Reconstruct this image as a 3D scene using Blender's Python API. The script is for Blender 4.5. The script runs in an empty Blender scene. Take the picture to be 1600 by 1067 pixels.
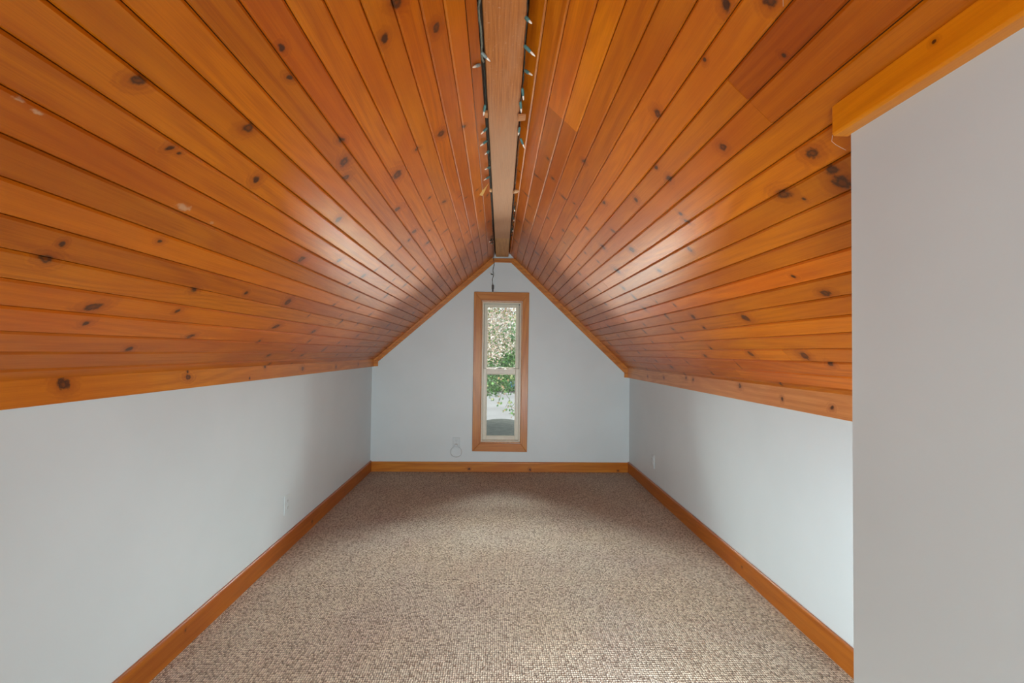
import bpy, bmesh, math, random
from mathutils import Vector, Matrix, noise
random.seed(7)
D = bpy.data
COL = bpy.context.scene.collection
SC = bpy.context.scene

# ------------------------------------------------------------------ camera
EYE = 1.325
YB = 5.0786            # back (gable) wall plane
cam = D.cameras.new('camera'); co = D.objects.new('camera', cam); COL.objects.link(co)
cam.sensor_width = 36; cam.sensor_fit = 'HORIZONTAL'; cam.lens = 36 * 711 / 1600
cam.clip_start = .02; cam.clip_end = 400
Rm = Matrix(((0.9993529665438794, -0.013281706031404121, -0.03342520822438107),
             (-0.0337269896524665, -0.023187305386070722, -0.9991620684543202),
             (0.012495536360248236, 0.9996429088198588, -0.023620254385616917)))
co.matrix_world = Matrix.Translation((0, 0, EYE)) @ Rm.to_4x4()
SC.camera = co

# ------------------------------------------------------------------ light
SC.view_settings.view_transform = 'Standard'; SC.view_settings.look = 'None'
SC.view_settings.exposure = 0.3; SC.view_settings.gamma = 1.0
SC.view_settings.use_curve_mapping = False
SC.cycles.use_denoising = True
SC.cycles.max_bounces = 10; SC.cycles.diffuse_bounces = 5
SC.cycles.transparent_max_bounces = 12
SC.cycles.caustics_reflective = False; SC.cycles.caustics_refractive = False
W = D.worlds.new('sky'); SC.world = W; W.use_nodes = True
bg = W.node_tree.nodes['Background']
bg.inputs[0].default_value = (.86, .93, 1, 1); bg.inputs[1].default_value = 1.25

def area(name, loc, rot, sx, sy, power, col):
    l = D.lights.new(name, 'AREA'); l.shape = 'RECTANGLE'; l.size = sx; l.size_y = sy
    l.energy = power; l.color = col
    o = D.objects.new(name, l); COL.objects.link(o); o.location = loc; o.rotation_euler = rot
    return o
sun = D.lights.new('sun', 'SUN'); sun.energy = 2.2; sun.angle = .02; sun.color = (1, .95, .88)
so = D.objects.new('sun', sun); COL.objects.link(so)
so.rotation_euler = (math.radians(38), math.radians(14), 0)      # from behind the house, high
# daylight through the windows of the near half of the loft (behind the camera)
area('rear_window_daylight', (-.76, -2.08, .80), (math.radians(100), 0, math.radians(-24)), .8, .9, 62, (.81, .96, .99))
# unseen fill light added low on the right, aimed down the loft
area('low_fill', (.56, .98, .42), (math.radians(97), 0, math.radians(8)), .27, .34, 25, (.85, .96, 1))
# added area lights outside the gable window, standing in for sky and paving bounce
area('gable_sky_fill', (.05, 6.5, 2.75), (math.radians(-66), 0, 0), 2.0, 1.2, 1500, (.92, .98, 1))
area('paving_bounce_fill', (.05, 6.5, -.75), (math.radians(-128), 0, 0), 2.4, 1.2, 900, (.98, .98, .92))

# ------------------------------------------------------------------ node helper
class G:
    def __init__(s, name):
        s.m = D.materials.new(name); s.m.use_nodes = True
        s.t = s.m.node_tree; s.t.nodes.clear()
        s.out = s.n('ShaderNodeOutputMaterial')
    def n(s, typ, **kw):
        x = s.t.nodes.new(typ)
        for k, v in kw.items(): setattr(x, k, v)
        return x
    def put(s, sock, v):
        if isinstance(v, bpy.types.NodeSocket): s.t.links.new(v, sock)
        elif isinstance(v, (tuple, list)):
            if len(v) == 3 and sock.type == 'RGBA': v = (*v, 1)
            sock.default_value = v
        else: sock.default_value = v
    def math(s, op, a, b=0.0, c=None, clamp=False):
        x = s.n('ShaderNodeMath', operation=op, use_clamp=clamp)
        s.put(x.inputs[0], a); s.put(x.inputs[1], b)
        if c is not None: s.put(x.inputs[2], c)
        return x.outputs[0]
    def mix(s, f, a, b, blend='MIX'):
        x = s.n('ShaderNodeMix', data_type='RGBA', blend_type=blend)
        s.put(x.inputs['Factor'], f); s.put(x.inputs[6], a); s.put(x.inputs[7], b)
        return x.outputs[2]
    def smooth(s, v, lo, hi, a=0.0, b=1.0):
        x = s.n('ShaderNodeMapRange', interpolation_type='SMOOTHSTEP')
        s.put(x.inputs[0], v)
        x.inputs[1].default_value = lo; x.inputs[2].default_value = hi
        x.inputs[3].default_value = a; x.inputs[4].default_value = b
        return x.outputs[0]
    def obj(s): return s.n('ShaderNodeTexCoord').outputs['Object']
    def gen(s): return s.n('ShaderNodeNewGeometry').outputs['Position']
    def mapv(s, v, sc, loc=(0, 0, 0)):
        x = s.n('ShaderNodeMapping'); s.put(x.inputs[0], v)
        x.inputs[1].default_value = loc; x.inputs[3].default_value = sc
        return x.outputs[0]
    def noise(s, v, sc, det=3, rough=.5, dist=0):
        x = s.n('ShaderNodeTexNoise'); s.put(x.inputs['Vector'], v)
        x.inputs['Scale'].default_value = sc; x.inputs['Detail'].default_value = det
        x.inputs['Roughness'].default_value = rough; x.inputs['Distortion'].default_value = dist
        return x.outputs[0]
    def bump(s, h, dist, st=1.0):
        x = s.n('ShaderNodeBump'); s.put(x.inputs['Height'], h)
        x.inputs['Distance'].default_value = dist; x.inputs['Strength'].default_value = st
        return x.outputs[0]
    def bsdf(s, col, rough=.5, normal=None, coat=0, coat_r=.15, metal=0, spec=.5, sheen=0):
        x = s.n('ShaderNodeBsdfPrincipled')
        s.put(x.inputs['Base Color'], col); s.put(x.inputs['Roughness'], rough)
        x.inputs['Metallic'].default_value = metal
        x.inputs['Coat Weight'].default_value = coat; x.inputs['Coat Roughness'].default_value = coat_r
        x.inputs['Specular IOR Level'].default_value = spec
        x.inputs['Sheen Weight'].default_value = sheen
        if normal is not None: s.t.links.new(normal, x.inputs['Normal'])
        s.t.links.new(x.outputs[0], s.out.inputs[0])
        return s.m

def flat(name, col, rough=.5, metal=0, nscale=30, var=.06, coat=0):
    g = G(name); v = g.noise(g.obj(), nscale, 3)
    c = g.mix(g.smooth(v, .3, .7), tuple(k * (1 - var) for k in col), tuple(min(1, k * (1 + var)) for k in col))
    return g.bsdf(c, rough, g.bump(v, .0005, .3), metal=metal, coat=coat)

def wood(name, base, knots=(), seed=0, across=0, along=1, contrast=1.0, rough=.34, coat=.42, marks=()):
    """varnished pine; knots = (along, across, radius factor) in the object's own metres"""
    g = G(name)
    sp = g.n('ShaderNodeSeparateXYZ'); g.put(sp.inputs[0], g.obj())
    a = sp.outputs[across]; l = sp.outputs[along]
    third = sp.outputs[3 - across - along]
    cb = g.n('ShaderNodeCombineXYZ')
    g.put(cb.inputs[0], g.math('ADD', a, seed * 3.17)); g.put(cb.inputs[1], g.math('ADD', l, seed * 7.3)); g.put(cb.inputs[2], third)
    P = cb.outputs[0]
    wob = g.noise(g.mapv(P, (26, 9, 26)), 1, 3, .6)
    big = g.noise(g.mapv(P, (6, .55, 6)), 1, 1.5, .5)
    phase = g.math('MULTIPLY', big, 26 + 16 * ((seed * .37) % 1))
    core = halo = None
    wob2 = g.noise(g.mapv(P, (60, 60, 60)), 1, 3, .6)
    for kq in knots:
        ks, kt, kr = kq[:3]; sx, sy = (kq[3], kq[4]) if len(kq) > 3 else (1, 1)
        rnd = random.Random(int(ks * 1000) + int(kt * 777))
        rx = .0112 * kr * sx * rnd.uniform(.85, 1.1); ry = .0125 * kr * sy * rnd.uniform(.8, 1.3)
        dx = g.math('MULTIPLY', g.math('SUBTRACT', a, kt), 1 / rx)
        dy = g.math('MULTIPLY', g.math('SUBTRACT', l, ks), 1 / ry)
        dx = g.math('ADD', dx, g.math('MULTIPLY', dy, rnd.uniform(-.35, .35)))
        d = g.math('SQRT', g.math('ADD', g.math('MULTIPLY', dx, dx), g.math('MULTIPLY', dy, dy)))
        d = g.math('ADD', d, g.math('MULTIPLY_ADD', wob2, 1.7, -.85))
        c1 = g.smooth(d, .55, 1.35, 1, 0)
        # hearts of large knots are greyer with a dark rim
        rim = g.smooth(d, .1, .7, .62 if kr > 1.05 else .95, 1.0)
        c1 = g.math('MULTIPLY', c1, rim)
        h1 = g.smooth(d, .9, 3.6, 1, 0)
        core = c1 if core is None else g.math('MAXIMUM', core, c1)
        halo = h1 if halo is None else g.math('MAXIMUM', halo, h1)
    if halo is not None:
        phase = g.math('ADD', phase, g.math('MULTIPLY', halo, 5.5))
    rings = g.math('MULTIPLY_ADD', g.math('SINE', g.math('ADD', g.math('MULTIPLY', phase, 2.2), g.math('MULTIPLY', wob, 1.2))), .5, .5)
    rings = g.smooth(rings, .15, 1)
    fine = g.noise(g.mapv(P, (420, 7, 420)), 1, 3, .6)
    streak = g.noise(g.mapv(P, (48, 1.1, 48)), 1, 2, .5)
    r, gr, b = base
    dark = (r * .70, gr * .56, b * .45); light = (min(1, r * 1.16), gr * 1.22, b * 1.3)
    f = g.math('ADD', g.math('MULTIPLY', rings, .34 * contrast), g.math('MULTIPLY', g.smooth(fine, .3, .72), .42 * contrast))
    f = g.math('ADD', f, g.math('MULTIPLY', g.smooth(streak, .35, .7), .34 * contrast), clamp=True)
    c = g.mix(f, light, dark)
    blot = g.noise(g.mapv(P, (3, 1.6, 3)), 1, 3)
    c = g.mix(g.smooth(blot, .42, .7, 0, .5), c, (r * .85, gr * .62, b * .5))
    if halo is not None:
        c = g.mix(g.math('MULTIPLY', halo, .55), c, (r * .55, gr * .38, b * .35))
        c = g.mix(g.math('MULTIPLY', core, .95), c, (.045, .014, .005))
    for (ms, mt, mr, mk) in marks:     # pale scuffs
        dx = g.math('MULTIPLY', g.math('SUBTRACT', a, mt), 1 / mr)
        dy = g.math('MULTIPLY', g.math('SUBTRACT', l, ms), mk / mr)
        d = g.math('SQRT', g.math('ADD', g.math('MULTIPLY', dx, dx), g.math('MULTIPLY', dy, dy)))
        d = g.math('ADD', d, g.math('MULTIPLY_ADD', wob2, 2.6, -1.3))
        c = g.mix(g.smooth(d, .3, 1.0, .6, 0), c, (.62, .40, .24))
    rg = g.smooth(fine, .2, .8, rough - .05, rough + .12)
    h = g.math('ADD', g.math('MULTIPLY', fine, .5), g.math('MULTIPLY', wob, .6))
    return g.bsdf(c, rg, g.bump(h, .0006, .45), coat=coat, coat_r=.3, spec=.22)

# ------------------------------------------------------------------ mesh helper
def link(o, parent=None, **props):
    COL.objects.link(o)
    if parent is not None: o.parent = parent
    for k, v in props.items(): o[k] = v
    return o
def mesh_obj(name, verts, faces, mat, parent=None, smooth=False, **props):
    me = D.meshes.new(name); me.from_pydata([tuple(v) for v in verts], [], faces); me.update()
    bm = bmesh.new(); bm.from_mesh(me); bmesh.ops.recalc_face_normals(bm, faces=bm.faces); bm.to_mesh(me); bm.free()
    if mat is not None: me.materials.append(mat)
    if smooth:
        for p in me.polygons: p.use_smooth = True
    return link(D.objects.new(name, me), parent, **props)
def empty(name, loc=(0, 0, 0), **props):
    o = D.objects.new(name, None); o.empty_display_size = .05; o.location = loc
    return link(o, None, **props)
class MB:
    def __init__(s): s.v = []; s.f = []
    def add(s, v, f):
        k = len(s.v); s.v += [tuple(q) for q in v]; s.f += [tuple(k + i for i in q) for q in f]
    def box(s, x0, x1, y0, y1, z0, z1):
        s.add([(x0, y0, z0), (x1, y0, z0), (x1, y1, z0), (x0, y1, z0), (x0, y0, z1), (x1, y0, z1), (x1, y1, z1), (x0, y1, z1)],
              [(0, 3, 2, 1), (4, 5, 6, 7), (0, 1, 5, 4), (1, 2, 6, 5), (2, 3, 7, 6), (3, 0, 4, 7)])
    def prism(s, poly, y0, y1, ax='y'):
        n = len(poly)
        mk = {'y': lambda p, t: (p[0], t, p[1]), 'x': lambda p, t: (t, p[0], p[1]), 'z': lambda p, t: (p[0], p[1], t)}[ax]
        a = [mk(p, y0) for p in poly] + [mk(p, y1) for p in poly]
        s.add(a, [tuple(range(n)), tuple(range(2 * n - 1, n - 1, -1))] + [(i, (i + 1) % n, n + (i + 1) % n, n + i) for i in range(n)])
    def tube(s, pts, r, n=8, caps=True):
        pts = [Vector(p) for p in pts]; rr = r if isinstance(r, (list, tuple)) else [r] * len(pts)
        rings = []
        up = Vector((0, 0, 1))
        t0 = (pts[1] - pts[0]).normalized()
        if abs(t0.dot(up)) > .9: up = Vector((1, 0, 0))
        u = t0.cross(up).normalized()
        k = len(s.v)
        for i, p in enumerate(pts):
            t = (pts[min(i + 1, len(pts) - 1)] - pts[max(i - 1, 0)]).normalized()
            u = (u - t * u.dot(t)).normalized(); w = t.cross(u)
            for j in range(n):
                an = 2 * math.pi * j / n
                s.v.append(tuple(p + (u * math.cos(an) + w * math.sin(an)) * rr[i]))
        for i in range(len(pts) - 1):
            for j in range(n):
                s.f.append((k + i * n + j, k + i * n + (j + 1) % n, k + (i + 1) * n + (j + 1) % n, k + (i + 1) * n + j))
        if caps:
            s.f.append(tuple(k + j for j in range(n))[::-1]); s.f.append(tuple(k + (len(pts) - 1) * n + j for j in range(n)))
    def build(s, name, mat, parent=None, smooth=False, bevel=0, **props):
        o = mesh_obj(name, s.v, s.f, mat, parent, smooth, **props)
        if bevel:
            m = o.modifiers.new('bevel', 'BEVEL'); m.width = bevel; m.segments = 2; m.limit_method = 'ANGLE'
        return o
def boxo(name, b, mat, parent=None, bevel=0, **props):
    m = MB(); m.box(*b); return m.build(name, mat, parent, bevel=bevel, **props)

# ------------------------------------------------------------------ room numbers
XL, XR, Y0 = -1.372, 1.497, -2.2
LA, LB = Vector((-1.354, 1.225)), Vector((-0.069, 2.370))     # left slope, (x, z)
RA, RB = Vector((1.489, 1.150)), Vector((0.186, 2.374))       # right slope
LU = (LB - LA).normalized(); RU = (RB - RA).normalized()
def zl(x): return LA.y + (x - LA.x) * LU.y / LU.x
def zr(x): return RA.y + (x - RA.x) * RU.y / RU.x

# wall paint
g = G('grey_wall_paint'); P = g.gen()
n1 = g.noise(P, 2.2, 3); n2 = g.noise(P, 190, 2)
WALL_M = g.bsdf(g.mix(g.smooth(n1, .3, .7), (.605, .680, .705), (.632, .708, .735)), .42, g.bump(n2, .0006, .15), spec=.45)

# carpet: looped berber pile
g = G('berber_carpet'); P = g.gen()
wv = g.n('ShaderNodeTexVoronoi'); wv.voronoi_dimensions = '2D'; g.put(wv.inputs['Vector'], g.mapv(P, (1, .78, 1)))
wv.inputs['Scale'].default_value = 104; wv.inputs['Randomness'].default_value = .38
d = wv.outputs['Distance']; cc = wv.outputs['Color']
sp = g.n('ShaderNodeSeparateColor'); g.put(sp.inputs[0], cc)
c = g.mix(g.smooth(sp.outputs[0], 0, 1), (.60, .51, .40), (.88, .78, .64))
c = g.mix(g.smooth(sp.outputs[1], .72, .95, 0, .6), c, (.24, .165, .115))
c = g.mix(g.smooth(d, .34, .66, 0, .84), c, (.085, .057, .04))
st = g.noise(P, 1.3, 3); st2 = g.noise(g.mapv(P, (1, 1, 1), (5, 3, 0)), 2.6, 3)
c = g.mix(g.smooth(st, .35, .65, 0, .30), c, g.mix(1.0, c, (1.0, .84, .66), 'MULTIPLY'))
c = g.mix(g.smooth(st2, .45, .72, 0, .5), c, g.mix(1.0, c, (.86, .80, .84), 'MULTIPLY'))
fz = g.noise(P, 700, 2)
hh = g.math('ADD', g.math('MULTIPLY', g.smooth(d, 0, .7, 1, 0), 1), g.math('MULTIPLY', fz, .2))
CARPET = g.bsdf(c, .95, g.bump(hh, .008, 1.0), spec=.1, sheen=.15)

# ------------------------------------------------------------------ shell
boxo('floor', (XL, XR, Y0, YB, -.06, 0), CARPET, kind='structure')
boxo('wall_left', (XL - .08, XL, Y0, YB, 0, 1.23), WALL_M, kind='structure')
boxo('wall_right', (XR, XR + .08, .9, YB, 0, 1.15), WALL_M, kind='structure')
# gable wall with the window opening
ox0, ox1, oz0, oz1 = -.172, .280, .316, 1.892
T = .15
m = MB()
def lz(x): return min(zl(x), zr(x)) + .012
m.prism([(XL, 0), (ox0, 0), (ox0, lz(ox0)), (XL, lz(XL))], YB, YB + T)
m.prism([(ox1, 0), (XR, 0), (XR, lz(XR)), (ox1, lz(ox1))], YB, YB + T)
m.prism([(ox0, 0), (ox1, 0), (ox1, oz0), (ox0, oz0)], YB, YB + T)
m.prism([(ox0, oz1), (ox1, oz1), (ox1, lz(ox1)), (.064, 2.50), (ox0, lz(ox0))], YB, YB + T)
m.build('wall_back', WALL_M, kind='structure')
# taller wall that juts in beside the camera, with its return to the knee wall
CX, CY = .745, .930
m = MB()
m.prism([(CX, 0), (CX + .09, 0), (CX + .09, zr(CX + .09) + .004), (CX, zr(CX) + .004)], Y0, CY)
m.prism([(CX + .09, 0), (XR, 0), (XR, zr(XR) + .004), (CX + .09, zr(CX + .09) + .004)], CY - .09, CY)
m.build('wall_near', WALL_M, kind='structure')
# rear gable behind the camera, with a wide window opening
m = MB(); rx0, rx1, rz0, rz1 = -1.25, -.38, .28, 1.22
m.prism([(XL, 0), (rx0, 0), (rx0, lz(rx0)), (XL, lz(XL))], Y0 - .1, Y0)
m.prism([(rx1, 0), (XR, 0), (XR, lz(XR)), (rx1, lz(rx1))], Y0 - .1, Y0)
m.prism([(rx0, 0), (rx1, 0), (rx1, rz0), (rx0, rz0)], Y0 - .1, Y0)
m.prism([(rx0, rz1), (rx1, rz1), (rx1, lz(rx1)), (.064, 2.50), (rx0, lz(rx0))], Y0 - .1, Y0)
m.build('wall_front', WALL_M, kind='structure')

# ceiling: backing deck, with every pine plank a child of it
DECK = flat('dark_roof_deck', (.05, .03, .018), .9)
m = MB()
def slab(A, U, N, t0, t1, h0, h1):
    q = []
    for (t, h) in ((t0, h0), (t1, h0), (t1, h1), (t0, h1)):
        p = A + U * t + N * h; q.append((p.x, p.y))
    m.prism(q, Y0 - .1, YB + T)
NL = Vector((-LU.y, LU.x)); NR = Vector((RU.y, -RU.x))
if NL.y < 0: NL = -NL
if NR.y < 0: NR = -NR
slab(LA, LU, NL, -.12, 1.97, .016, .10)
slab(RA, RU, NR, -.12, 2.02, .016, .10)
ceiling = m.build('ceiling', DECK, kind='structure')

TL = [-.022, .049, .122, .200, .286, .369, .449, .530, .608, .687, .764, .841, .916, .991, 1.069, 1.146, 1.222, 1.297, 1.375, 1.453, 1.528, 1.602, 1.677, 1.745]
TR = [-.022, .052, .134, .217, .294, .373, .453, .535, .617, .696, .774, .853, .937, 1.017, 1.103, 1.187, 1.266, 1.350, 1.433, 1.517, 1.600, 1.680, 1.770, 1.851, 1.895]
KL = [(0.865, 0.904, 1.1), (1.141, 0.976, 1.3), (1.036, 0.823, 0.8), (1.065, 0.825, 0.4), (1.319, 0.88, 1), (1.016, 1.16, 0.7), (1.098, 1.134, 0.6), (1.918, 0.717, 1.7), (2.199, 0.795, 1.1), (2.614, 0.789, 1.2), (1.566, 0.446, 1.0), (1.548, 1.11, 1.4), (1.636, 1.081, 1.2), (1.856, 0.946, 1.3), (1.888, 1.249, 1.8), (1.44, 1.147, 0.9), (2.177, 1.167, 1.3), (2.595, 1.172, 1.3), (1.131, 1.461, 1.2), (1.307, 1.563, 1.2), (1.203, 1.399, 1), (1.825, 1.371, 0.9), (1.856, 1.492, 1.4), (1.947, 1.608, 0.8), (2.337, 1.337, 0.8), (2.533, 1.406, 1.1), (2.651, 1.119, 1), (1.06, 0.447, 1.2), (1.055, 0.497, 0.6), (1.295, 0.316, 1.6), (1.332, 0.251, 0.8), (1.589, 0.143, 1), (1.602, 0.342, 0.8), (1.808, 0.221, 1.1), (1.26, 0.585, 0.5), (2.333, 0.324, 1.5), (2.184, 0.487, 1.8), (2.812, 0.317, 1.4), (2.335, 0.21, 1), (2.907, 0.231, 1), (2.604, 0.099, 1), (3.051, 0.094, 1), (1.832, 0.482, 0.7), (3.378, 0.449, 1.2), (3.709, 0.197, 1), (3.314, 1.264, 1)]
KR = [(1.4, 1.363, 1.1), (1.3, 1.145, 1.1), (1.085, 0.984, 1.5), (1.085, 0.882, 2), (1.079, 0.924, 1.2), (1.26, 0.928, 1.5), (1.219, 0.888, 0.5), (0.959, 1.371, 1), (0.883, 1.302, 1.2), (1.111, 1.339, 0.5), (0.949, 1.203, 0.5), (1.461, 0.559, 1.3), (2.02, 0.5, 1.7), (1.885, 0.256, 2), (2.281, 0.265, 1.7), (1.779, 0.209, 1), (2.289, 0.043, 1), (2.023, 1.52, 1), (1.632, 1.255, 0.7), (1.628, 1.192, 1), (1.933, 1.228, 1), (1.754, 1.062, 0.9), (1.762, 1.023, 1), (2.199, 1.333, 1), (2.447, 1.64, 1), (2.295, 1.702, 0.9), (2.627, 1.416, 0.9), (2.385, 1.206, 1.2), (2.647, 1.327, 1.2), (2.687, 1.183, 1.5), (2.391, 1.066, 1.5), (3.348, 1.498, 1), (3.006, 1.449, 1), (2.825, 1.015, 2), (2.334, 0.889, 1.1), (3.006, 0.698, 1.4), (2.473, 0.559, 1.3), (3.579, 0.646, 1.3), (4.187, 0.622, 1.6), (3.655, 0.84, 1.3), (2.477, 0.473, 1), (3.531, 1.168, 1.6), (2.819, 0.244, 1.2), (3.63, 0.108, 1.6), (2.995, 0.893, 1.2), (1.918, 0.913, 1.2), (1.521, 0.652, 0.8)]
PINE = (.49, .120, .0015)
def hue(k, r=random):
    """board-to-board tone"""
    v = r.uniform(.86, 1.16); w = r.uniform(.95, 1.14)
    return (min(.8, PINE[0] * v), PINE[1] * v * w, PINE[2] * v * r.uniform(.7, 1.4))
def beam_x(y): return .011 + .0098 * (y - 1.36)      # centre line of the ridge beam, slightly askew
def planks(A, U, N, T_, KN, s, joints, tones):
    # frame: local x up the slope (left) or down it (right), local y into the room, local z outward
    if s > 0: ux = Vector((U.x, 0, U.y))
    else: ux = Vector((-U.x, 0, -U.y))
    uy = Vector((0, 1, 0)); uz = ux.cross(uy)
    M = Matrix((ux, uy, uz)).transposed().to_4x4(); M.translation = Vector((A.x, 0, A.y))
    rnd = random.Random(11 + s)
    n = len(T_) - 1
    for i in range(n):
        t0, t1 = T_[i], T_[i + 1]
        cuts = [Y0] + joints.get(i, []) + [YB + .01]
        for j in range(len(cuts) - 1):
            y0, y1 = cuts[j] + (.0006 if j else 0), cuts[j + 1] - (.0006 if j < len(cuts) - 2 else 0)
            kn = [(k[0], s * k[1], k[2]) for k in KN if t0 - .012 < k[1] < t1 + .012 and y0 < k[0] < y1]
            # further whorls of knots along the far half of the room
            y = max(y0, 2.35) + rnd.uniform(.1, .7)
            while y < min(y1, YB - .05):
                if all(abs(k[0] - y) > .25 for k in kn):
                    kn.append((y, s * rnd.uniform(t0 + .012, t1 - .012), rnd.uniform(.55, 1.15), rnd.choice((1, 1.5, 2.4)), rnd.choice((.7, .9, 1.2))))
                y += rnd.uniform(.30, .8)
            base = hue(i, rnd)
            if (i, j) in tones: base = tuple(a * b for a, b in zip(PINE, tones[(i, j)]))
            marks = ()
            if s > 0: marks = [mk for mk in ((1.215, .705, .014, .55), (.765, .757, .005, .35), (.80, .752, .005, .4), (1.345, .700, .006, .7)) if t0 < mk[1] < t1]
            mat = wood('pine_plank', base, kn, seed=(i * 1.618 + j * .77 + (0 if s > 0 else 40)), contrast=rnd.uniform(.55, .95), marks=marks)
            off = rnd.uniform(-.0005, .0005); tilt = rnd.uniform(-.0006, .0006)
            gp, c, th = .0010, .0050, .013
            def prof(a0, a1):
                return [(a0 + gp, c), (a0 + gp + c, 0 + off), (a1 - gp - c, 0 + off + tilt), (a1 - gp, c), (a1 - gp, th), (a0 + gp, th)]
            ta, tb = (t0, t1)
            ends = []
            for yy in (y0, y1):
                a0, a1 = ta, tb
                if i == n - 1:     # last board is scribed to run beside the ridge beam
                    gap = .010 if s > 0 else .006
                    if s > 0: a1 = (beam_x(yy) - .070 - gap - A.x) / U.x
                    else: a1 = (beam_x(yy) + .070 + gap - A.x) / U.x
                ends.append([(s * p[0], yy, p[1]) for p in prof(a0, a1)])
            v = ends[0] + ends[1]; k = 6
            f = [tuple(range(k)), tuple(range(2 * k - 1, k - 1, -1))] + [(q, (q + 1) % k, k + (q + 1) % k, k + q) for q in range(k)]
            o = mesh_obj('plank', v, f, mat, ceiling)
            o.matrix_world = M
JL = {3: [3.92], 7: [4.05], 12: [2.55], 15: [-.3], 18: [3.15], 9: [.1], 21: [2.9]}
JR = {14: [1.107], 15: [1.107], 21: [1.875], 23: [2.21], 1: [2.62, 3.9], 3: [2.0], 4: [3.2], 9: [2.75], 12: [3.25], 17: [2.9], 19: [3.6], 6: [3.9], 20: [1.87]}
planks(LA, LU, NL, TL, KL, 1, JL, {(10, 0): (1.05, 1.12, 1), (16, 0): (1.2, 1.3, 1.2), (17, 0): (1.2, 1.3, 1.2), (9, 0): (.88, .8, 1)})
planks(RA, RU, NR, TR, KR, -1, JR, {(15, 0): (.78, .66, .8), (14, 0): (.88, .80, .8), (15, 1): (1.0, 1.05, 1), (14, 1): (1, 1, 1), (16, 0): (1.15, 1.22, 1), (17, 0): (1.15, 1.2, 1), (20, 0): (1.3, 1.5, 1.2), (21, 0): (1.25, 1.35, 1.2)})

# ------------------------------------------------------------------ trims (structure)
CAS = (.56, .235, .055)
def trim(name, mb, base, knots=(), seed=0, across=0, along=1, bevel=.002, parent=None, **kw):
    mt = wood('pine_trim', base, knots, seed, across, along, **kw)
    p = {} if parent is not None else {'kind': 'structure'}
    return mb.build(name, mt, parent, bevel=bevel, **p)
# fascia boards along the tops of the knee walls
m = MB(); m.prism([(XL - .01, 1.149), (-1.350, 1.149), (-1.350, zl(-1.350) + .003), (XL - .01, zl(XL - .01))], Y0, YB)
trim('trim_1', m, (.58, .19, .008), [(1.47, 1.21, 1.5), (2.044, 1.198, 1.1), (2.543, 1.164, .6), (3.224, 1.192, 1.3), (2.705, 1.222, .8), (3.883, 1.184, 1), (2.04, 1.222, .5), (4.5, 1.19, .9)], 3, across=2, contrast=.8)
m = MB(); m.prism([(XR + .01, 1.055), (1.475, 1.055), (1.475, zr(1.475) + .003), (XR + .01, zr(XR + .01))], CY, YB)
trim('trim_2', m, (.60, .25, .075), [(2.714, 1.138, 1.2), (2.306, 1.102, .9), (3.37, 1.137, .9), (3.497, 1.144, 1), (3.971, 1.118, 1.1), (4.397, 1.106, .8), (1.956, 1.099, .8)], 5, across=2, contrast=.8)
# rake boards on the gable wall, two steps each, with an upright foot
def rake(name, side, seed):
    if side < 0:
        A, U, foot = Vector((-1.368, zl(-1.368))), LU, [(-1.368, 1.150), (-1.306, 1.153)]
        inn0, inn1 = Vector((-1.306, 1.203)), Vector((-.031, 2.328)); out1 = Vector((-.069, 2.370))
    else:
        A, U, foot = Vector((1.494, zr(1.494))), RU, [(1.494, 1.054), (1.436, 1.058)]
        inn0, inn1 = Vector((1.436, 1.108)), Vector((.150, 2.326)); out1 = Vector((.186, 2.374))
    mid0, mid1 = (A * .5 + inn0 * .5), (out1 * .5 + inn1 * .5)
    mm = MB()
    mm.prism([tuple(foot[0]), tuple(foot[1]), tuple(inn0), tuple(inn1), tuple(out1), tuple(A)], YB - .014, YB)
    mm.prism([tuple(mid0), tuple(mid1), tuple(out1), tuple(A)], YB - .024, YB - .014)
    return trim(name, mm, (.54, .20, .03), (), seed, across=1, along=0, bevel=.0015)
rake('trim_3', -1, 8); rake('trim_4', 1, 9)
m = MB(); m.prism([(-.031, 2.328), (.150, 2.326), (.186, 2.374), (-.069, 2.370)], YB - .014, YB)
m.prism([(-.050, 2.350), (.168, 2.350), (.186, 2.374), (-.069, 2.370)], YB - .022, YB - .014)
trim('trim_5', m, (.54, .20, .035), (), 10, across=2, along=0, bevel=.0015)
# baseboards
BBM = (.37, .105, .006)
m = MB(); m.prism([(XL, 0), (XL + .016, 0), (XL + .016, .108), (XL + .011, .116), (XL, .116)], Y0, YB)
trim('baseboard_left', m, BBM, [(3.467, .045, 1), (2.084, .08, .5), (4.2, .06, .5)], 12, across=2, contrast=.9)
m = MB(); m.prism([(XR, 0), (XR - .016, 0), (XR - .016, .108), (XR - .011, .116), (XR, .116)], CY, YB)
trim('baseboard_right', m, BBM, [(2.7, .06, .5)], 13, across=2, contrast=.8)
m = MB(); m.prism([(YB, 0), (YB - .016, 0), (YB - .016, .1), (YB - .011, .108), (YB, .108)], XL + .016, XR - .016, 'x')
trim('baseboard_back', m, (.52, .19, .018), [(-.287, .033, 1), (.387, .026, 1), (1.37, .02, .8)], 14, across=2, along=0)
m = MB(); m.prism([(CX, 0), (CX - .016, 0), (CX - .016, .108), (CX, .116)], Y0, CY)
trim('baseboard_near', m, BBM, (), 15, across=2)
# board along the head of the jutting wall
bx = .714
m = MB(); m.prism([(CX + .004, 1.797), (bx + .004, 1.797), (bx, 1.802), (bx, 1.862), (bx + .012, zr(bx + .012) - .001), (CX + .004, zr(CX + .004))], Y0, .944)
trim('trim_6', m, (.74, .25, .004), [(.715, 1.846, .3)], 17, across=2, contrast=.6)

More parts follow.
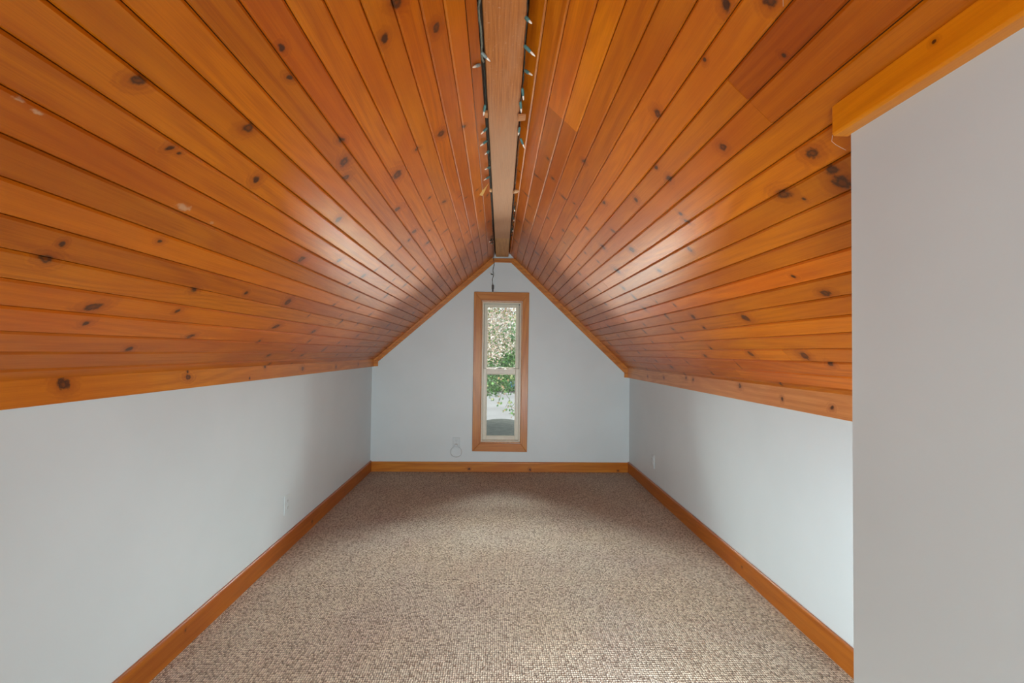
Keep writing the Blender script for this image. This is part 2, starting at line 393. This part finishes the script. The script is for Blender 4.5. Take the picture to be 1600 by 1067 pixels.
# ------------------------------------------------------------------ ridge beam (two lengths butted)
g = G('rough_sawn_beam'); P = g.obj()
s1 = g.noise(g.mapv(P, (170, 4, 170)), 1, 4, .7); s2 = g.noise(g.mapv(P, (10, 2.2, 10)), 1, 4, .6)
saw = g.noise(g.mapv(P, (6, 260, 6)), 1, 2, .5); du = g.noise(P, 90, 4, .7); pos = g.n('ShaderNodeSeparateXYZ'); g.put(pos.inputs[0], P)
c = g.mix(g.smooth(s1, .3, .72), (.54, .19, .045), (.32, .095, .02))
c = g.mix(g.smooth(s2, .35, .7, 0, .55), c, (.52, .24, .11))
c = g.mix(g.smooth(du, .60, .72, 0, .45), c, (.70, .46, .31))
# years of dust on the middle length of the beam
c = g.mix(g.smooth(pos.outputs[1], -1.0, .1, 0, .6), c, (.52, .34, .22))
BEAM_M = g.bsdf(c, .75, g.bump(g.math('ADD', g.math('MULTIPLY', saw, .8), s1), .0022, .6), spec=.25)
g2 = G('rough_beam_end'); P = g2.obj()
s1 = g2.noise(g2.mapv(P, (120, 5, 120)), 1, 4, .7)
c = g2.mix(g2.smooth(s1, .3, .7), (.58, .31, .12), (.40, .19, .065))
BEAM_E = g2.bsdf(c, .6, g2.bump(s1, .001, .6), spec=.3)
beam = empty('ridge_beam', (beam_x(2.5), 2.5, 2.388), label='rough-sawn reddish-brown ridge beam running the length of the ceiling peak', category='beam')
def beam_seg(y0, y1, mat, dz):
    v = []
    for y in (y0, y1):
        for (dx, z) in ((-.066, 0), (.066, 0), (.070, .004), (.070, .075), (-.070, .075), (-.070, .004)):
            v.append((beam_x(y) + dx - beam_x(2.5), y - 2.5, z + dz))
    f = [tuple(range(6)), tuple(range(11, 5, -1))] + [(q, (q + 1) % 6, 6 + (q + 1) % 6, 6 + q) for q in range(6)]
    return mesh_obj('beam_length', v, f, mat, beam)
beam_seg(Y0 + .01, 4.235, BEAM_M, 0)
e = beam_seg(4.239, YB - .002, BEAM_E, .004); e['label'] = 'shorter paler end of the beam by the gable wall'

# ------------------------------------------------------------------ window
win = empty('window_1', ((ox0 + ox1) / 2, YB, oz0), kind='structure')
win_o = win.location.copy()
def wpart(name, mb, mat, bevel=0, parent=win, **pr):
    mb.v = [(v[0] - win_o.x, v[1] - win_o.y, v[2] - win_o.z) for v in mb.v]
    return mb.build(name, mat, parent, bevel=bevel, **pr)
# mitred casing, outer/inner corners measured
oTL, oTR, oBR, oBL = (-.259, 1.993), (.356, 1.993), (.350, .222), (-.256, .226)
iTL, iTR, iBR, iBL = (-.172, 1.895), (.283, 1.895), (.276, .312), (-.170, .318)
for k, (poly, al) in enumerate((([oTL, iTL, iTR, oTR], 0), ([oBL, oBR, iBR, iBL], 0), ([oTL, oBL, iBL, iTL], 2), ([oTR, iTR, iBR, oBR], 2))):
    mm = MB(); mm.prism(poly, YB - .020, YB)
    # raised outer bead of the casing
    mt = wood('casing_pine', (.52, .205, .035) if k != 2 else (.50, .19, .026), [], 20 + k, across=2 - al, along=al, contrast=.9)
    wpart('casing_board', mm, mt, bevel=.003)
# wooden jamb lining, thin
JM = wood('jamb_pine', (.62, .31, .11), (), 26, across=0, along=2)
for b in ((ox0, ox0 + .008, oz0, oz1), (ox1 - .008, ox1, oz0, oz1), (ox0 + .008, ox1 - .008, oz0, oz0 + .008), (ox0 + .008, ox1 - .008, oz1 - .008, oz1)):
    mm = MB(); mm.box(b[0], b[1], YB, YB + T, b[2], b[3]); wpart('jamb_board', mm, JM)
VIN = flat('almond_vinyl', (.66, .63, .52), .35, var=.03)
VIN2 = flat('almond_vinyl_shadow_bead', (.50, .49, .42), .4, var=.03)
def ringframe(x0, x1, z0, z1, w, y0, y1, wt=None, wb=None):
    mm = MB(); wt = wt or w; wb = wb or w
    mm.box(x0, x0 + w, y0, y1, z0, z1); mm.box(x1 - w, x1, y0, y1, z0, z1)
    mm.box(x0 + w, x1 - w, y0, y1, z0, z0 + wb); mm.box(x0 + w, x1 - w, y0, y1, z1 - wt, z1)
    return mm
fx0, fx1, fz0, fz1 = ox0 + .008, ox1 - .008, oz0 + .008, oz1 - .008
wpart('vinyl_frame', ringframe(fx0, fx1, fz0, fz1, .016, YB + .022, YB + .12), VIN, bevel=.002)
wpart('frame_stop', ringframe(fx0 + .016, fx1 - .016, fz0 + .016, fz1 - .016, .008, YB + .078, YB + .12), VIN2, bevel=.001)
up = ringframe(fx0 + .024, fx1 - .024, 1.105, fz1 - .018, .030, YB + .080, YB + .105, wt=.030, wb=.044)
wpart('upper_sash', up, VIN, bevel=.003)
lo = ringframe(fx0 + .016, fx1 - .016, fz0 + .016, 1.140, .040, YB + .050, YB + .078, wt=.062, wb=.044)
wpart('lower_sash', lo, VIN, bevel=.003)
wpart('glazing_bead', ringframe(fx0 + .054, fx1 - .054, 1.149, fz1 - .048, .006, YB + .076, YB + .084), flat('pale_bead', (.75, .74, .60), .4), bevel=.001)
wpart('glazing_bead', ringframe(fx0 + .056, fx1 - .056, fz0 + .060, 1.078, .006, YB + .046, YB + .054), flat('pale_bead', (.70, .67, .55), .4), bevel=.001)
g = G('window_glass'); tr = g.n('ShaderNodeBsdfTransparent'); tr.inputs[0].default_value = (.93, .96, .94, 1)
gl = g.n('ShaderNodeBsdfGlossy'); gl.inputs['Roughness'].default_value = .02
fr = g.n('ShaderNodeFresnel'); fr.inputs[0].default_value = 1.45; mx = g.n('ShaderNodeMixShader')
g.t.links.new(fr.outputs[0], mx.inputs[0]); g.t.links.new(tr.outputs[0], mx.inputs[1]); g.t.links.new(gl.outputs[0], mx.inputs[2]); g.t.links.new(mx.outputs[0], g.out.inputs[0])
GLASS = g.m
mm = MB(); mm.box(fx0 + .05, fx1 - .05, YB + .090, YB + .094, 1.146, fz1 - .046); wpart('pane', mm, GLASS)
mm = MB(); mm.box(fx0 + .052, fx1 - .052, YB + .062, YB + .066, fz0 + .058, 1.080); wpart('pane', mm, GLASS)
BLK = flat('black_plastic', (.018, .018, .018), .4)
mm = MB(); mm.box(.012, .052, YB + .052, YB + .076, 1.140, 1.146); mm.box(.020, .048, YB + .046, YB + .060, 1.146, 1.153); mm.box(.044, .062, YB + .048, YB + .056, 1.148, 1.152)
wpart('sash_lock', mm, flat('dark_bronze', (.06, .05, .04), .4, metal=.6), bevel=.001)
mm = MB(); mm.prism([(-.03, 1.118), (.13, 1.118), (.10, 1.136), (.085, 1.142), (-.0, 1.142), (-.015, 1.136)], YB + .042, YB + .050)
wpart('lift_rail', mm, VIN, bevel=.002)
mm = MB(); mm.tube([(.250, YB + .04, 1.862), (.250, YB + .052, 1.862)], .006, 10); wpart('tilt_latch', mm, BLK)

# ------------------------------------------------------------------ outlets
OUT_M = flat('painted_grey_plate', (.58, .655, .68), .35, var=.02)
SLOT = flat('outlet_slot', (.06, .06, .06), .6)
def outlet(loc, rz, label, plug=False, w=.078, h=.125):
    o = empty('wall_outlet', loc, label=label, category='outlet', group='wall outlets above the baseboards')
    o.rotation_euler = (0, 0, rz)          # local -y looks into the room
    mm = MB(); mm.box(-w / 2, w / 2, -.006, 0, -h / 2, h / 2); mm.build('cover_plate', OUT_M, o, bevel=.002)
    for dz in (-.021, .021):
        mm = MB(); n = 16
        mm.prism([(.0165 * math.cos(2 * math.pi * k / n), dz + .0145 * math.sin(2 * math.pi * k / n)) for k in range(n)], -.009, -.0055)
        r = mm.build('receptacle', OUT_M, o, bevel=.0006)
        m3 = MB(); m3.box(-.0075, -.0055, -.0094, -.0088, dz - .001, dz + .007); m3.box(.0055, .0075, -.0094, -.0088, dz - .001, dz + .006)
        m3.box(-.002, .002, -.0094, -.0088, dz - .009, dz - .006)
        m3.build('slots', SLOT, r)
    mm = MB(); mm.tube([(0, -.0075, 0), (0, -.0055, 0)], .003, 8); mm.build('screw', OUT_M, o)
    return o
outlet((XL, 3.075, .305), math.radians(90), 'grey painted outlet plate on the left knee wall')
outlet((XR, 4.296, .31), math.radians(-90), 'grey painted outlet plate on the right knee wall')
outlet((-.433, YB, .314), 0, 'grey painted outlet plate on the gable wall left of the window')
WHT = flat('white_cord_plastic', (.56, .63, .655), .4, var=.02)
cord = empty('plug_in_cord', (-.433, YB - .01, .293), label='pale cord plugged into the outlet left of the window', category='cord')
mm = MB(); mm.box(-.014, .014, -.028, -.0005, -.013, .013); mm.build('plug', WHT, cord, bevel=.003)
pts = [(0, -.016, -.012)] + [(.002 + .062 * math.sin(a), -.012 + .006 * math.cos(2 * a), -.075 + .058 * math.cos(a)) for a in [k * .28 for k in range(1, 23)]]
mm = MB(); mm.tube(pts, .0026, 8); mm.build('wire', WHT, cord, smooth=True)

# ------------------------------------------------------------------ string lights
HUSK = flat('teal_husk', (.075, .19, .185), .5, var=.15, nscale=200)
HUSK2 = flat('grey_green_husk', (.22, .27, .26), .5, var=.15, nscale=200)
WIRE_G = flat('grey_green_wire', (.19, .205, .16), .6, var=.2, nscale=80)
WIRE_D = flat('dark_green_wire', (.03, .038, .028), .6, var=.2, nscale=80)
g = G('clear_bulb_glass'); c = g.noise(g.obj(), 120, 2)
BULB = g.bsdf(g.mix(g.smooth(c, .3, .7), (.86, .78, .66), (.92, .88, .80)), .2, coat=.5)
def light_set(root, items):
    o0 = root.location
    for (b, t, hm) in items:
        b, t = Vector(b) - o0, Vector(t) - o0; L = t - b
        ln = L.length; k = max(.040, min(.054, ln * 1.1)); L = L.normalized() * k; t = b + L
        mm = MB(); mm.tube([b, b + L * .06, b + L * .30, b + L * .54, b + L * .58], [.0038, .0056, .0062, .0053, .0042], 10)
        s = mm.build('socket', hm, root, smooth=True)
        mm = MB(); mm.tube([b + L * .56, b + L * .68, b + L * .80, b + L * .93, b + L], [.0036, .0040, .0036, .0023, .0007], 10)
        mm.build('bulb', BULB, s, smooth=True)
def twist(pts, r, turn=.006, strands=2, wob=.0015, sub=6, seed=0, step=.02):
    rnd = random.Random(seed); P = [Vector(p) for p in pts]; fine = []
    for i in range(len(P) - 1):
        n = max(2, int((P[i + 1] - P[i]).length / step))
        p0 = P[max(i - 1, 0)]; p3 = P[min(i + 2, len(P) - 1)]
        for j in range(n):
            t = j / n
            q = .5 * ((2 * P[i]) + (P[i + 1] - p0) * t + (2 * p0 - 5 * P[i] + 4 * P[i + 1] - p3) * t * t + (3 * P[i] - p0 - 3 * P[i + 1] + p3) * t ** 3)
            fine.append(q + Vector((rnd.uniform(-wob, wob), 0, rnd.uniform(-wob, wob))))
    fine.append(P[-1])
    mm = MB()
    for s in range(strands):
        ph = 2 * math.pi * s / strands; q = []
        for i, p in enumerate(fine):
            tg = (fine[min(i + 1, len(fine) - 1)] - fine[max(i - 1, 0)]).normalized()
            ref = Vector((0, 0, 1)) if abs(tg.z) < .8 else Vector((1, 0, 0))
            u = tg.cross(ref).normalized(); w = tg.cross(u); a = ph + i * .9
            q.append(p + (u * math.cos(a) + w * math.sin(a)) * turn * .3)
        mm.tube(q, r, 6)
    return mm
def shifted(mm, o):
    mm.v = [(v[0] - o.x, v[1] - o.y, v[2] - o.z) for v in mm.v]; return mm
LBs = [((-0.0678, 1.5756, 2.375), (-0.0389, 1.5997, 2.362)), ((-0.0737, 1.6201, 2.36), (-0.117, 1.5568, 2.3)), ((-0.0626, 1.9057, 2.37), (-0.0721, 1.9636, 2.345)), ((-0.0587, 2.1038, 2.37), (-0.0846, 2.0892, 2.335)), ((-0.0611, 2.2221, 2.365), (-0.1019, 2.1958, 2.32)), ((-0.0538, 2.3473, 2.37), (-0.073, 2.3298, 2.345)), ((-0.0501, 2.5521, 2.37), (-0.0812, 2.516, 2.34)), ((-0.0559, 2.6934, 2.37), (-0.0981, 2.6618, 2.33))]
RBs = [((0.0763, 1.4002, 2.375), (0.0917, 1.3877, 2.35)), ((0.0798, 1.5239, 2.37), (0.1151, 1.5227, 2.335)), ((0.0905, 1.6608, 2.37), (0.1343, 1.6112, 2.31)), ((0.0879, 1.7842, 2.375), (0.0979, 1.8408, 2.35)), ((0.0849, 1.8727, 2.37), (0.0915, 1.9159, 2.35)), ((0.0936, 2.0988, 2.375), (0.089, 2.1561, 2.36)), ((0.1012, 2.1855, 2.365), (0.1254, 2.2179, 2.33))]
LW = [(-.064, 1.0, 2.384), (-0.0616, 1.2977, 2.383), (-0.0701, 1.3767, 2.380), (-0.0668, 1.4534, 2.380), (-0.0651, 1.5326, 2.380), (-0.0690, 1.5929, 2.378), (-0.0614, 1.6388, 2.382), (-0.0608, 1.7693, 2.384), (-0.061, 1.9323, 2.384), (-0.0600, 2.1278, 2.384), (-0.0575, 2.2579, 2.384), (-0.0571, 2.374, 2.384), (-0.056, 2.5811, 2.384), (-0.0558, 2.7239, 2.384), (-0.054, 2.9875, 2.386), (-0.0493, 3.5611, 2.388), (-0.052, 4.1595, 2.384), (-0.050, 4.6823, 2.384), (-.047, YB - .03, 2.380)]
root = empty('string_lights', (-.06, 1.7, 2.384), label='strand of mini lights tucked along the left side of the ridge beam', category='string lights')
shifted(twist(LW[:7], .0017, .008, 4, .0008, seed=3), root.location).build('wire', WIRE_G, root, smooth=True, label='thick grey-green bundle of wires')
shifted(twist(LW[6:], .0013, .005, 2, .0012, seed=4), root.location).build('wire', WIRE_D, root, smooth=True)
light_set(root, [(a, b, HUSK2 if k < 2 else HUSK) for k, (a, b) in enumerate(LBs)])
# tangle where the strand gathers near the gable
rnd = random.Random(5); pts = [(-.05 + rnd.uniform(-.022, .004), 4.12 + k * .016, 2.372 + rnd.uniform(-.016, .012)) for k in range(20)]
shifted(twist(pts, .0014, .004, 2, .002, seed=6), root.location).build('wire', WIRE_D, root, smooth=True)
light_set(root, [((-.058, 4.2, 2.372), (-.088, 4.25, 2.345), WIRE_D), ((-.055, 4.35, 2.372), (-.068, 4.31, 2.35), HUSK)])

RW = [(.076, 1.0, 2.384), (0.0786, 1.3028, 2.384), (0.0818, 1.4095, 2.384), (0.0837, 1.5414, 2.384), (0.0866, 1.606, 2.384), (0.0892, 1.6879, 2.384), (0.0894, 1.8051, 2.384), (0.0901, 1.8991, 2.384), (0.0931, 2.0309, 2.384), (0.0955, 2.1191, 2.384), (0.1005, 2.3573, 2.386), (0.1023, 2.6556, 2.388), (0.108, 3.2, 2.388), (.112, 3.7, 2.388), (.116, 4.2, 2.388)]
root = empty('string_lights', (.09, 1.9, 2.384), label='strand of teal-socket mini lights along the right side of the ridge beam', category='string lights')
shifted(twist(RW, .0010, .004, 2, .0012, seed=9), root.location).build('wire', WIRE_D, root, smooth=True)
light_set(root, [(a, b, HUSK) for a, b in RBs])
# folded slack, packed in loops beside the beam
pts = []
for k in range(44):
    pts.append((.1175 + .006 * math.sin(k * 1.9) + .0035 * (k / 44), 3.18 + k * .0205, 2.372 + .012 * math.cos(k * 1.3)))
shifted(twist(pts, .0016, .004, 2, .001, seed=12), root.location).build('wire', WIRE_D, root, smooth=True, label='slack wire folded in tight loops')
light_set(root, [((.112, 3.25, 2.37), (.120, 3.31, 2.352), WIRE_D), ((.116, 3.5, 2.37), (.124, 3.56, 2.352), WIRE_D), ((.118, 3.8, 2.37), (.125, 3.85, 2.352), WIRE_D)])
# lead that hangs down the gable wall
root = empty('hanging_light_lead', (-.05, YB - .03, 2.36), label='dark twisted wire with one bulb and plug hanging above the window', category='cord')
pts = [(-.047, YB - .03, 2.378), (-.050, YB - .034, 2.345), (-.040, YB - .026, 2.30), (-.055, YB - .022, 2.24), (-.044, YB - .02, 2.19), (-.058, YB - .02, 2.13), (-.052, YB - .022, 2.07)]
shifted(twist(pts, .0016, .007, 2, .0015, seed=15, step=.012), root.location).build('wire', WIRE_D, root, smooth=True)
light_set(root, [((-.052, YB - .024, 2.186), (-.092, YB - .03, 2.198), WIRE_D)])
mm = MB(); mm.box(-.064, -.040, YB - .034, YB - .020, 2.025, 2.070); mm.box(-.060, -.044, YB - .031, YB - .023, 1.995, 2.025)
shifted(mm, root.location).build('plug', BLK, root, bevel=.003)
mm = MB(); mm.box(-.058, -.0555, YB - .028, YB - .026, 1.978, 1.995); mm.box(-.0485, -.046, YB - .028, YB - .026, 1.978, 1.995)
shifted(mm, root.location).build('prong', flat('brass', (.55, .42, .2), .35, metal=1), root)

# ------------------------------------------------------------------ shims beside the beam
def shim(loc, size, rot, col, label, wedge=0):
    o = empty('wooden_shim', loc, label=label, category='shim'); o.rotation_euler = rot
    a, b, c = size[0] / 2, size[1] / 2, size[2] / 2
    v = [(-a, -b, -c), (a, -b, -c), (a, b, -c), (-a, b, -c), (-a, -b, c), (a, -b, c - wedge), (a, b, c - wedge), (-a, b, c)]
    mesh_obj('shim_board', v, [(0, 3, 2, 1), (4, 5, 6, 7), (0, 1, 5, 4), (1, 2, 6, 5), (2, 3, 7, 6), (3, 0, 4, 7)], wood('shim_pine', col, (), 31 + loc[1], across=1, along=0, rough=.6, coat=0), o)
shim((-.097, 2.842, 2.352), (.105, .030, .010), (0, -.55, -1.10), (.62, .38, .12), 'pale wooden shim sticking out slantwise left of the ridge beam')
shim((-.066, 1.995, 2.379), (.026, .045, .012), (0, .1, 0), (.55, .27, .10), 'small wood block left of the beam near the bulbs', 0)
shim((.098, 2.005, 2.374), (.034, .045, .010), (0, -.15, 0), (.55, .28, .12), 'small wood block right of the beam below the bulbs', .004)
shim((-.057, 2.955, 2.381), (.022, .035, .010), (0, .1, 0), (.55, .30, .12), 'tiny wood chip left of the beam behind the slanted shim', 0)
shim((.112, 2.95, 2.376), (.030, .050, .010), (0, -.2, .3), (.60, .36, .18), 'triangular wood chip right of the beam before the folded wire', .006)

# ------------------------------------------------------------------ cobwebs
WEB = flat('dusty_cobweb', (.60, .50, .42), .9)
def web(paths, label):
    o = empty('cobweb', paths[0][0], label=label, category='cobweb')
    for p in paths:
        mm = MB(); mm.tube([Vector(q) - o.location for q in p], .0004, 4); mm.build('thread', WEB, o)
def rp(x, y, d=.004): return (x, y, zr(x) - d)
web([[(.716, .945, 1.80), (.722, .955, 1.792), (.735, .960, 1.787), (.748, .962, 1.782), (.756, .958, 1.775)]], 'wispy cobweb threads at the near end of the trim board')
web([[rp(.50, .80), rp(.515, .83, .008), rp(.54, .84, .009), rp(.56, .87)]], 'faint cobweb threads on the right planks near the trim board')

# ------------------------------------------------------------------ outdoors
GZ = -3.0
g = G('pale_concrete'); P = g.gen(); a = g.noise(P, .25, 3); b = g.noise(P, 6, 4)
c = g.mix(g.smooth(a, .35, .65), (.34, .325, .325), (.40, .385, .39)); c = g.mix(g.smooth(b, .4, .8, 0, .3), c, (.27, .26, .26))
CONC = g.bsdf(c, .9)
boxo('street', (-60, 60, 9, 48.8, GZ - .2, GZ), CONC, kind='structure')
boxo('verge', (-80, 80, 49.1, 140, GZ - .2, GZ + .02), flat('verge_grass', (.06, .11, .035), .95, nscale=3, var=.4), kind='structure')
boxo('kerb', (-60, 60, 48.8, 49.1, GZ - .2, GZ + .14), flat('dark_kerb', (.07, .065, .06), .9), kind='structure')
g = G('painted_ground_shadow'); P = g.gen(); a = g.noise(P, 3, 4, .7); b = g.noise(P, 14, 3)  # shade on the ground put into the colour, dark and speckled
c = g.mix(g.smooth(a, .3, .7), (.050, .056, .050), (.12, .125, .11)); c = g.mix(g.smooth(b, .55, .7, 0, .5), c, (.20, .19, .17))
SHADOW_M = g.bsdf(c, .95, g.bump(b, .05, .6))
poly = []  # domed outline of a cast shadow on the paving, laid as a slab
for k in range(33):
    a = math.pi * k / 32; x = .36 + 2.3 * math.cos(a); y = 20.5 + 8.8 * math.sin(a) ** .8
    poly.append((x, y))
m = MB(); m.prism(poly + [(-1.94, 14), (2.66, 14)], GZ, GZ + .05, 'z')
m.build('ground_shadow', SHADOW_M, kind='structure')

LEAFC = {}
def leaf_mat(name, cols, seed):
    g = G(name); ge = g.n('ShaderNodeNewGeometry'); r = ge.outputs['Random Per Island']
    cr = g.n('ShaderNodeValToRGB'); cr.color_ramp.interpolation = 'CONSTANT'
    g.put(cr.inputs[0], r)
    el = cr.color_ramp.elements
    while len(el) < len(cols): el.new(.5)
    for i, c in enumerate(cols): el[i].position = i / len(cols); el[i].color = (*c, 1)
    d = g.n('ShaderNodeBsdfPrincipled'); g.put(d.inputs['Base Color'], cr.outputs[0]); d.inputs['Roughness'].default_value = .6
    t = g.n('ShaderNodeBsdfTranslucent'); g.put(t.inputs[0], cr.outputs[0])
    mx = g.n('ShaderNodeMixShader'); mx.inputs[0].default_value = .3
    g.t.links.new(d.outputs[0], mx.inputs[1]); g.t.links.new(t.outputs[0], mx.inputs[2]); g.t.links.new(mx.outputs[0], g.out.inputs[0])
    return g.m
BARK = flat('tree_bark', (.09, .07, .055), .9, nscale=12, var=.35)
def leaf(mm, p, s, rnd, lobed=False):
    n = Vector((rnd.gauss(0, 1), rnd.gauss(0, 1) - .6, rnd.gauss(0, 1) + .3)).normalized()
    u = n.orthogonal().normalized(); w = n.cross(u); a = rnd.uniform(0, 6.28)
    u, w = u * math.cos(a) + w * math.sin(a), w * math.cos(a) - u * math.sin(a)
    if lobed: sh = ((0, -.5), (.22, -.2), (.5, -.15), (.28, .1), (.38, .42), (.1, .28), (0, .6), (-.1, .28), (-.38, .42), (-.28, .1), (-.5, -.15), (-.22, -.2))
    else: sh = ((0, -.5), (.28, -.1), (.2, .3), (0, .55), (-.2, .3), (-.28, -.1))
    k = len(mm.v)
    for q, (a, b) in enumerate(sh): mm.v.append(tuple(p + u * a * s + w * b * s + n * (.06 * s * (abs(a) * 2))))
    mm.f.append(tuple(range(k, k + len(sh))))
def tree(name, label, base, crown, rad, nleaf, ls, mat, seed, limbs=9, hollow=.45, extra=None, cond=None):
    rnd = random.Random(seed); base = Vector(base); crown = Vector(crown)
    o = empty(name, base, label=label, category='tree')
    mm = MB(); fork = Vector((base.x, base.y, crown.z - rad[2] * .75))
    mm.tube([(0, 0, 0), (fork - base) * .5 + Vector((.05, .02, 0)), fork - base], [.20, .15, .12], 10); mm.build('trunk', BARK, o, smooth=True)
    mb = MB()
    for k in range(limbs):
        d = Vector((rnd.gauss(0, 1), rnd.gauss(0, 1), rnd.uniform(-.2, 1.3))).normalized()
        e = crown + Vector((d.x * rad[0], d.y * rad[1], d.z * rad[2])) * .8
        md = (fork + e) / 2 + Vector((rnd.uniform(-.2, .2), rnd.uniform(-.2, .2), rnd.uniform(0, .3)))
        mb.tube([fork - base, md - base, e - base], [.07, .04, .012], 6)
    if extra:
        for path in extra: mb.tube([Vector(q) - base for q in path], [.035 * (1 - i / len(path)) + .006 for i in range(len(path))], 6)
    mb.build('branch', BARK, o, smooth=True)
    ml = MB(); i = 0
    while i < nleaf:
        v = Vector((rnd.gauss(0, 1), rnd.gauss(0, 1), rnd.gauss(0, 1))).normalized() * (rnd.uniform(hollow, 1) ** .6)
        p = crown + Vector((v.x * rad[0], v.y * rad[1], v.z * rad[2]))
        if noise.noise(p * 1.1) < -.28: i += .3; continue
        if cond and not cond(p): i += .3; continue
        leaf(ml, p - base, ls * rnd.uniform(.7, 1.3), rnd); i += 1
    me = D.meshes.new('foliage'); me.from_pydata(ml.v, [], ml.f); me.update(); me.materials.append(mat)
    f = D.objects.new('foliage', me); link(f, o); f['kind'] = 'stuff'
    return o
PINK = leaf_mat('pale_blossom', [(.62, .50, .42), (.72, .62, .55), (.50, .33, .24), (.80, .74, .70), (.60, .46, .30), (.32, .22, .16), (.66, .52, .48), (.16, .26, .08), (.78, .68, .60)], 1)
GRN = leaf_mat('fresh_green_leaf', [(.13, .30, .07), (.20, .40, .12), (.08, .20, .05), (.30, .45, .18), (.12, .26, .09), (.42, .48, .30)], 2)
DGR = leaf_mat('dull_green_leaf', [(.06, .13, .04), (.12, .22, .06), (.22, .22, .10), (.30, .18, .10), (.09, .15, .06)], 3)
tree('flowering_tree', 'tree with pale pinkish blossom filling the upper window pane', (-2.4, 11.5, GZ), (-.1, 11.6, 3.35), (3.0, 1.5, 2.75), 42000, .058, PINK, 21, hollow=.2, cond=lambda p: p.z > 1.08 + .5 * (p.x + .2) + .5 * noise.noise(p * 2))
tree('green_tree', 'leafy green tree behind the blossom, seen around the meeting rail', (-3.0, 22, GZ), (-.6, 22, 1.3), (3.6, 2.6, 2.15), 30000, .10, GRN, 22, hollow=.2)
tree('green_tree', 'broad green tree standing farther off across the street', (-9, 62, GZ), (-6, 62, 3.5), (9, 5, 6.2), 16000, .42, GRN, 23, hollow=.3)
tree('green_tree', 'tall green tree across the street at the right of the view', (13, 70, GZ), (12, 70, 7), (9, 5, 9), 14000, .45, GRN, 24, hollow=.3)
# low branch with separate lobed leaves in front of the street
brn = empty('maple_sapling', (-1.6, 8.6, GZ), label='thin branch with dark lobed leaves hanging before the bright street', category='tree')
def vp(px, py, y):      # place along the branch, metres
    return Vector(((px - 776) * y / 711, y, EYE - (py - 550) * y / 711))
mm = MB(); b0 = brn.location
path = [Vector((-1.6, 8.6, GZ)), Vector((-1.5, 8.6, -1)), Vector((-1.15, 8.6, .55)), vp(752, 585, 8.6), vp(772, 596, 8.5), vp(786, 606, 8.5), vp(797, 624, 8.4), vp(803, 646, 8.4)]
mm.tube([p - b0 for p in path], [.04, .03, .02, .010, .006, .005, .004, .003], 6)
mm.tube([p - b0 for p in [vp(758, 592, 8.6), vp(765, 612, 8.55), vp(769, 624, 8.5)]], [.006, .004, .003], 6)
mm.tube([p - b0 for p in [vp(786, 606, 8.5), vp(783, 620, 8.45), vp(779, 630, 8.45)]], [.005, .004, .003], 6)
mm.tube([p - b0 for p in [vp(797, 624, 8.4), vp(791, 636, 8.4)]], [.004, .003], 6)
mm.build('branch', BARK, brn, smooth=True)
rnd = random.Random(4); ml = MB()
for (px, py, n) in ((765, 614, 5), (769, 624, 6), (762, 602, 5), (758, 590, 8), (767, 592, 8), (775, 598, 6), (780, 629, 7), (784, 620, 3), (787, 605, 6), (790, 612, 4), (797, 628, 7), (802, 630, 4), (790, 640, 7), (796, 636, 4), (802, 645, 7), (804, 639, 3), (783, 590, 6), (793, 596, 5), (800, 590, 6), (771, 584, 6)):
    for k in range(n):
        p = vp(px + rnd.gauss(0, 2.2), py + rnd.gauss(0, 2.0), 8.45 + rnd.uniform(-.08, .08)); leaf(ml, p - b0, rnd.uniform(.04, .065), rnd, True)
me = D.meshes.new('foliage'); me.from_pydata(ml.v, [], ml.f); me.update(); me.materials.append(DGR)
f = D.objects.new('foliage', me); link(f, brn); f['kind'] = 'stuff'

# parked blue car across the street
car = empty('car', (3.6, 51.2, GZ), label='light blue car parked across the street beneath the trees', category='car')
BLUE = flat('blue_car_paint', (.07, .22, .42), .3, coat=.8, var=.02); CG = flat('car_glass', (.05, .07, .09), .1)
mm = MB(); mm.prism([(-2.2, .35), (2.2, .35), (2.25, .75), (1.9, .95), (1.1, 1.0), (-1.7, 1.05), (-2.2, .95), (-2.28, .6)], -.85, .85); mm.build('body', BLUE, car, bevel=.06)
mm = MB(); mm.prism([(-1.7, 1.02), (1.15, .98), (.55, 1.48), (-.1, 1.56), (-1.1, 1.52)], -.74, .74); mm.build('cabin', BLUE, car, bevel=.05)
for x0, x1, x2, x3 in ((-1.45, -.35, -.35, -1.08), (-.27, .88, .46, -.27)):
    mm = MB(); mm.prism([(x0, 1.06), (x1, 1.04), (x2, 1.46), (x3, 1.46)], -.755, -.735); mm.build('side_window', CG, car)
for x in (-1.4, 1.4):
    for y in (-.8, .8):
        mm = MB(); mm.tube([(x, y - .1, .33), (x, y + .1, .33)], .33, 20); w = mm.build('wheel', BLK, car)
        mm = MB(); mm.tube([(x, y - .11, .33), (x, y - .09, .33)], .19, 14); mm.build('hubcap', flat('hubcap_grey', (.4, .4, .42), .3, metal=.8), w)
# pale house far behind
ho = empty('house', (5.0, 84, GZ), label='white house far across the street, mostly hidden by trees', category='house')
HW = flat('white_siding', (.62, .62, .66), .8, nscale=1); HRF = flat('grey_shingle', (.16, .15, .15), .9, nscale=2)
mm = MB(); mm.box(-5, 5, 0, 8, 0, 4.2); mm.build('wall', HW, ho)
mm = MB(); mm.prism([(-.5, 4.1), (8.5, 4.1), (4, 6.6)], -5.4, 5.4, 'x'); mm.build('roof', HRF, ho)
for x in (-3.2, 0.6, 3.2):
    mm = MB(); mm.box(x - .6, x + .6, -.04, .02, 1.6, 3.0); w = mm.build('window', HW, ho)
    mm = MB(); mm.box(x - .5, x + .5, -.06, -.03, 1.7, 2.9); mm.build('pane', CG, w)
mm = MB(); mm.box(-1.8, -.9, -.05, .02, 0, 2.1); mm.build('door', HRF, ho)
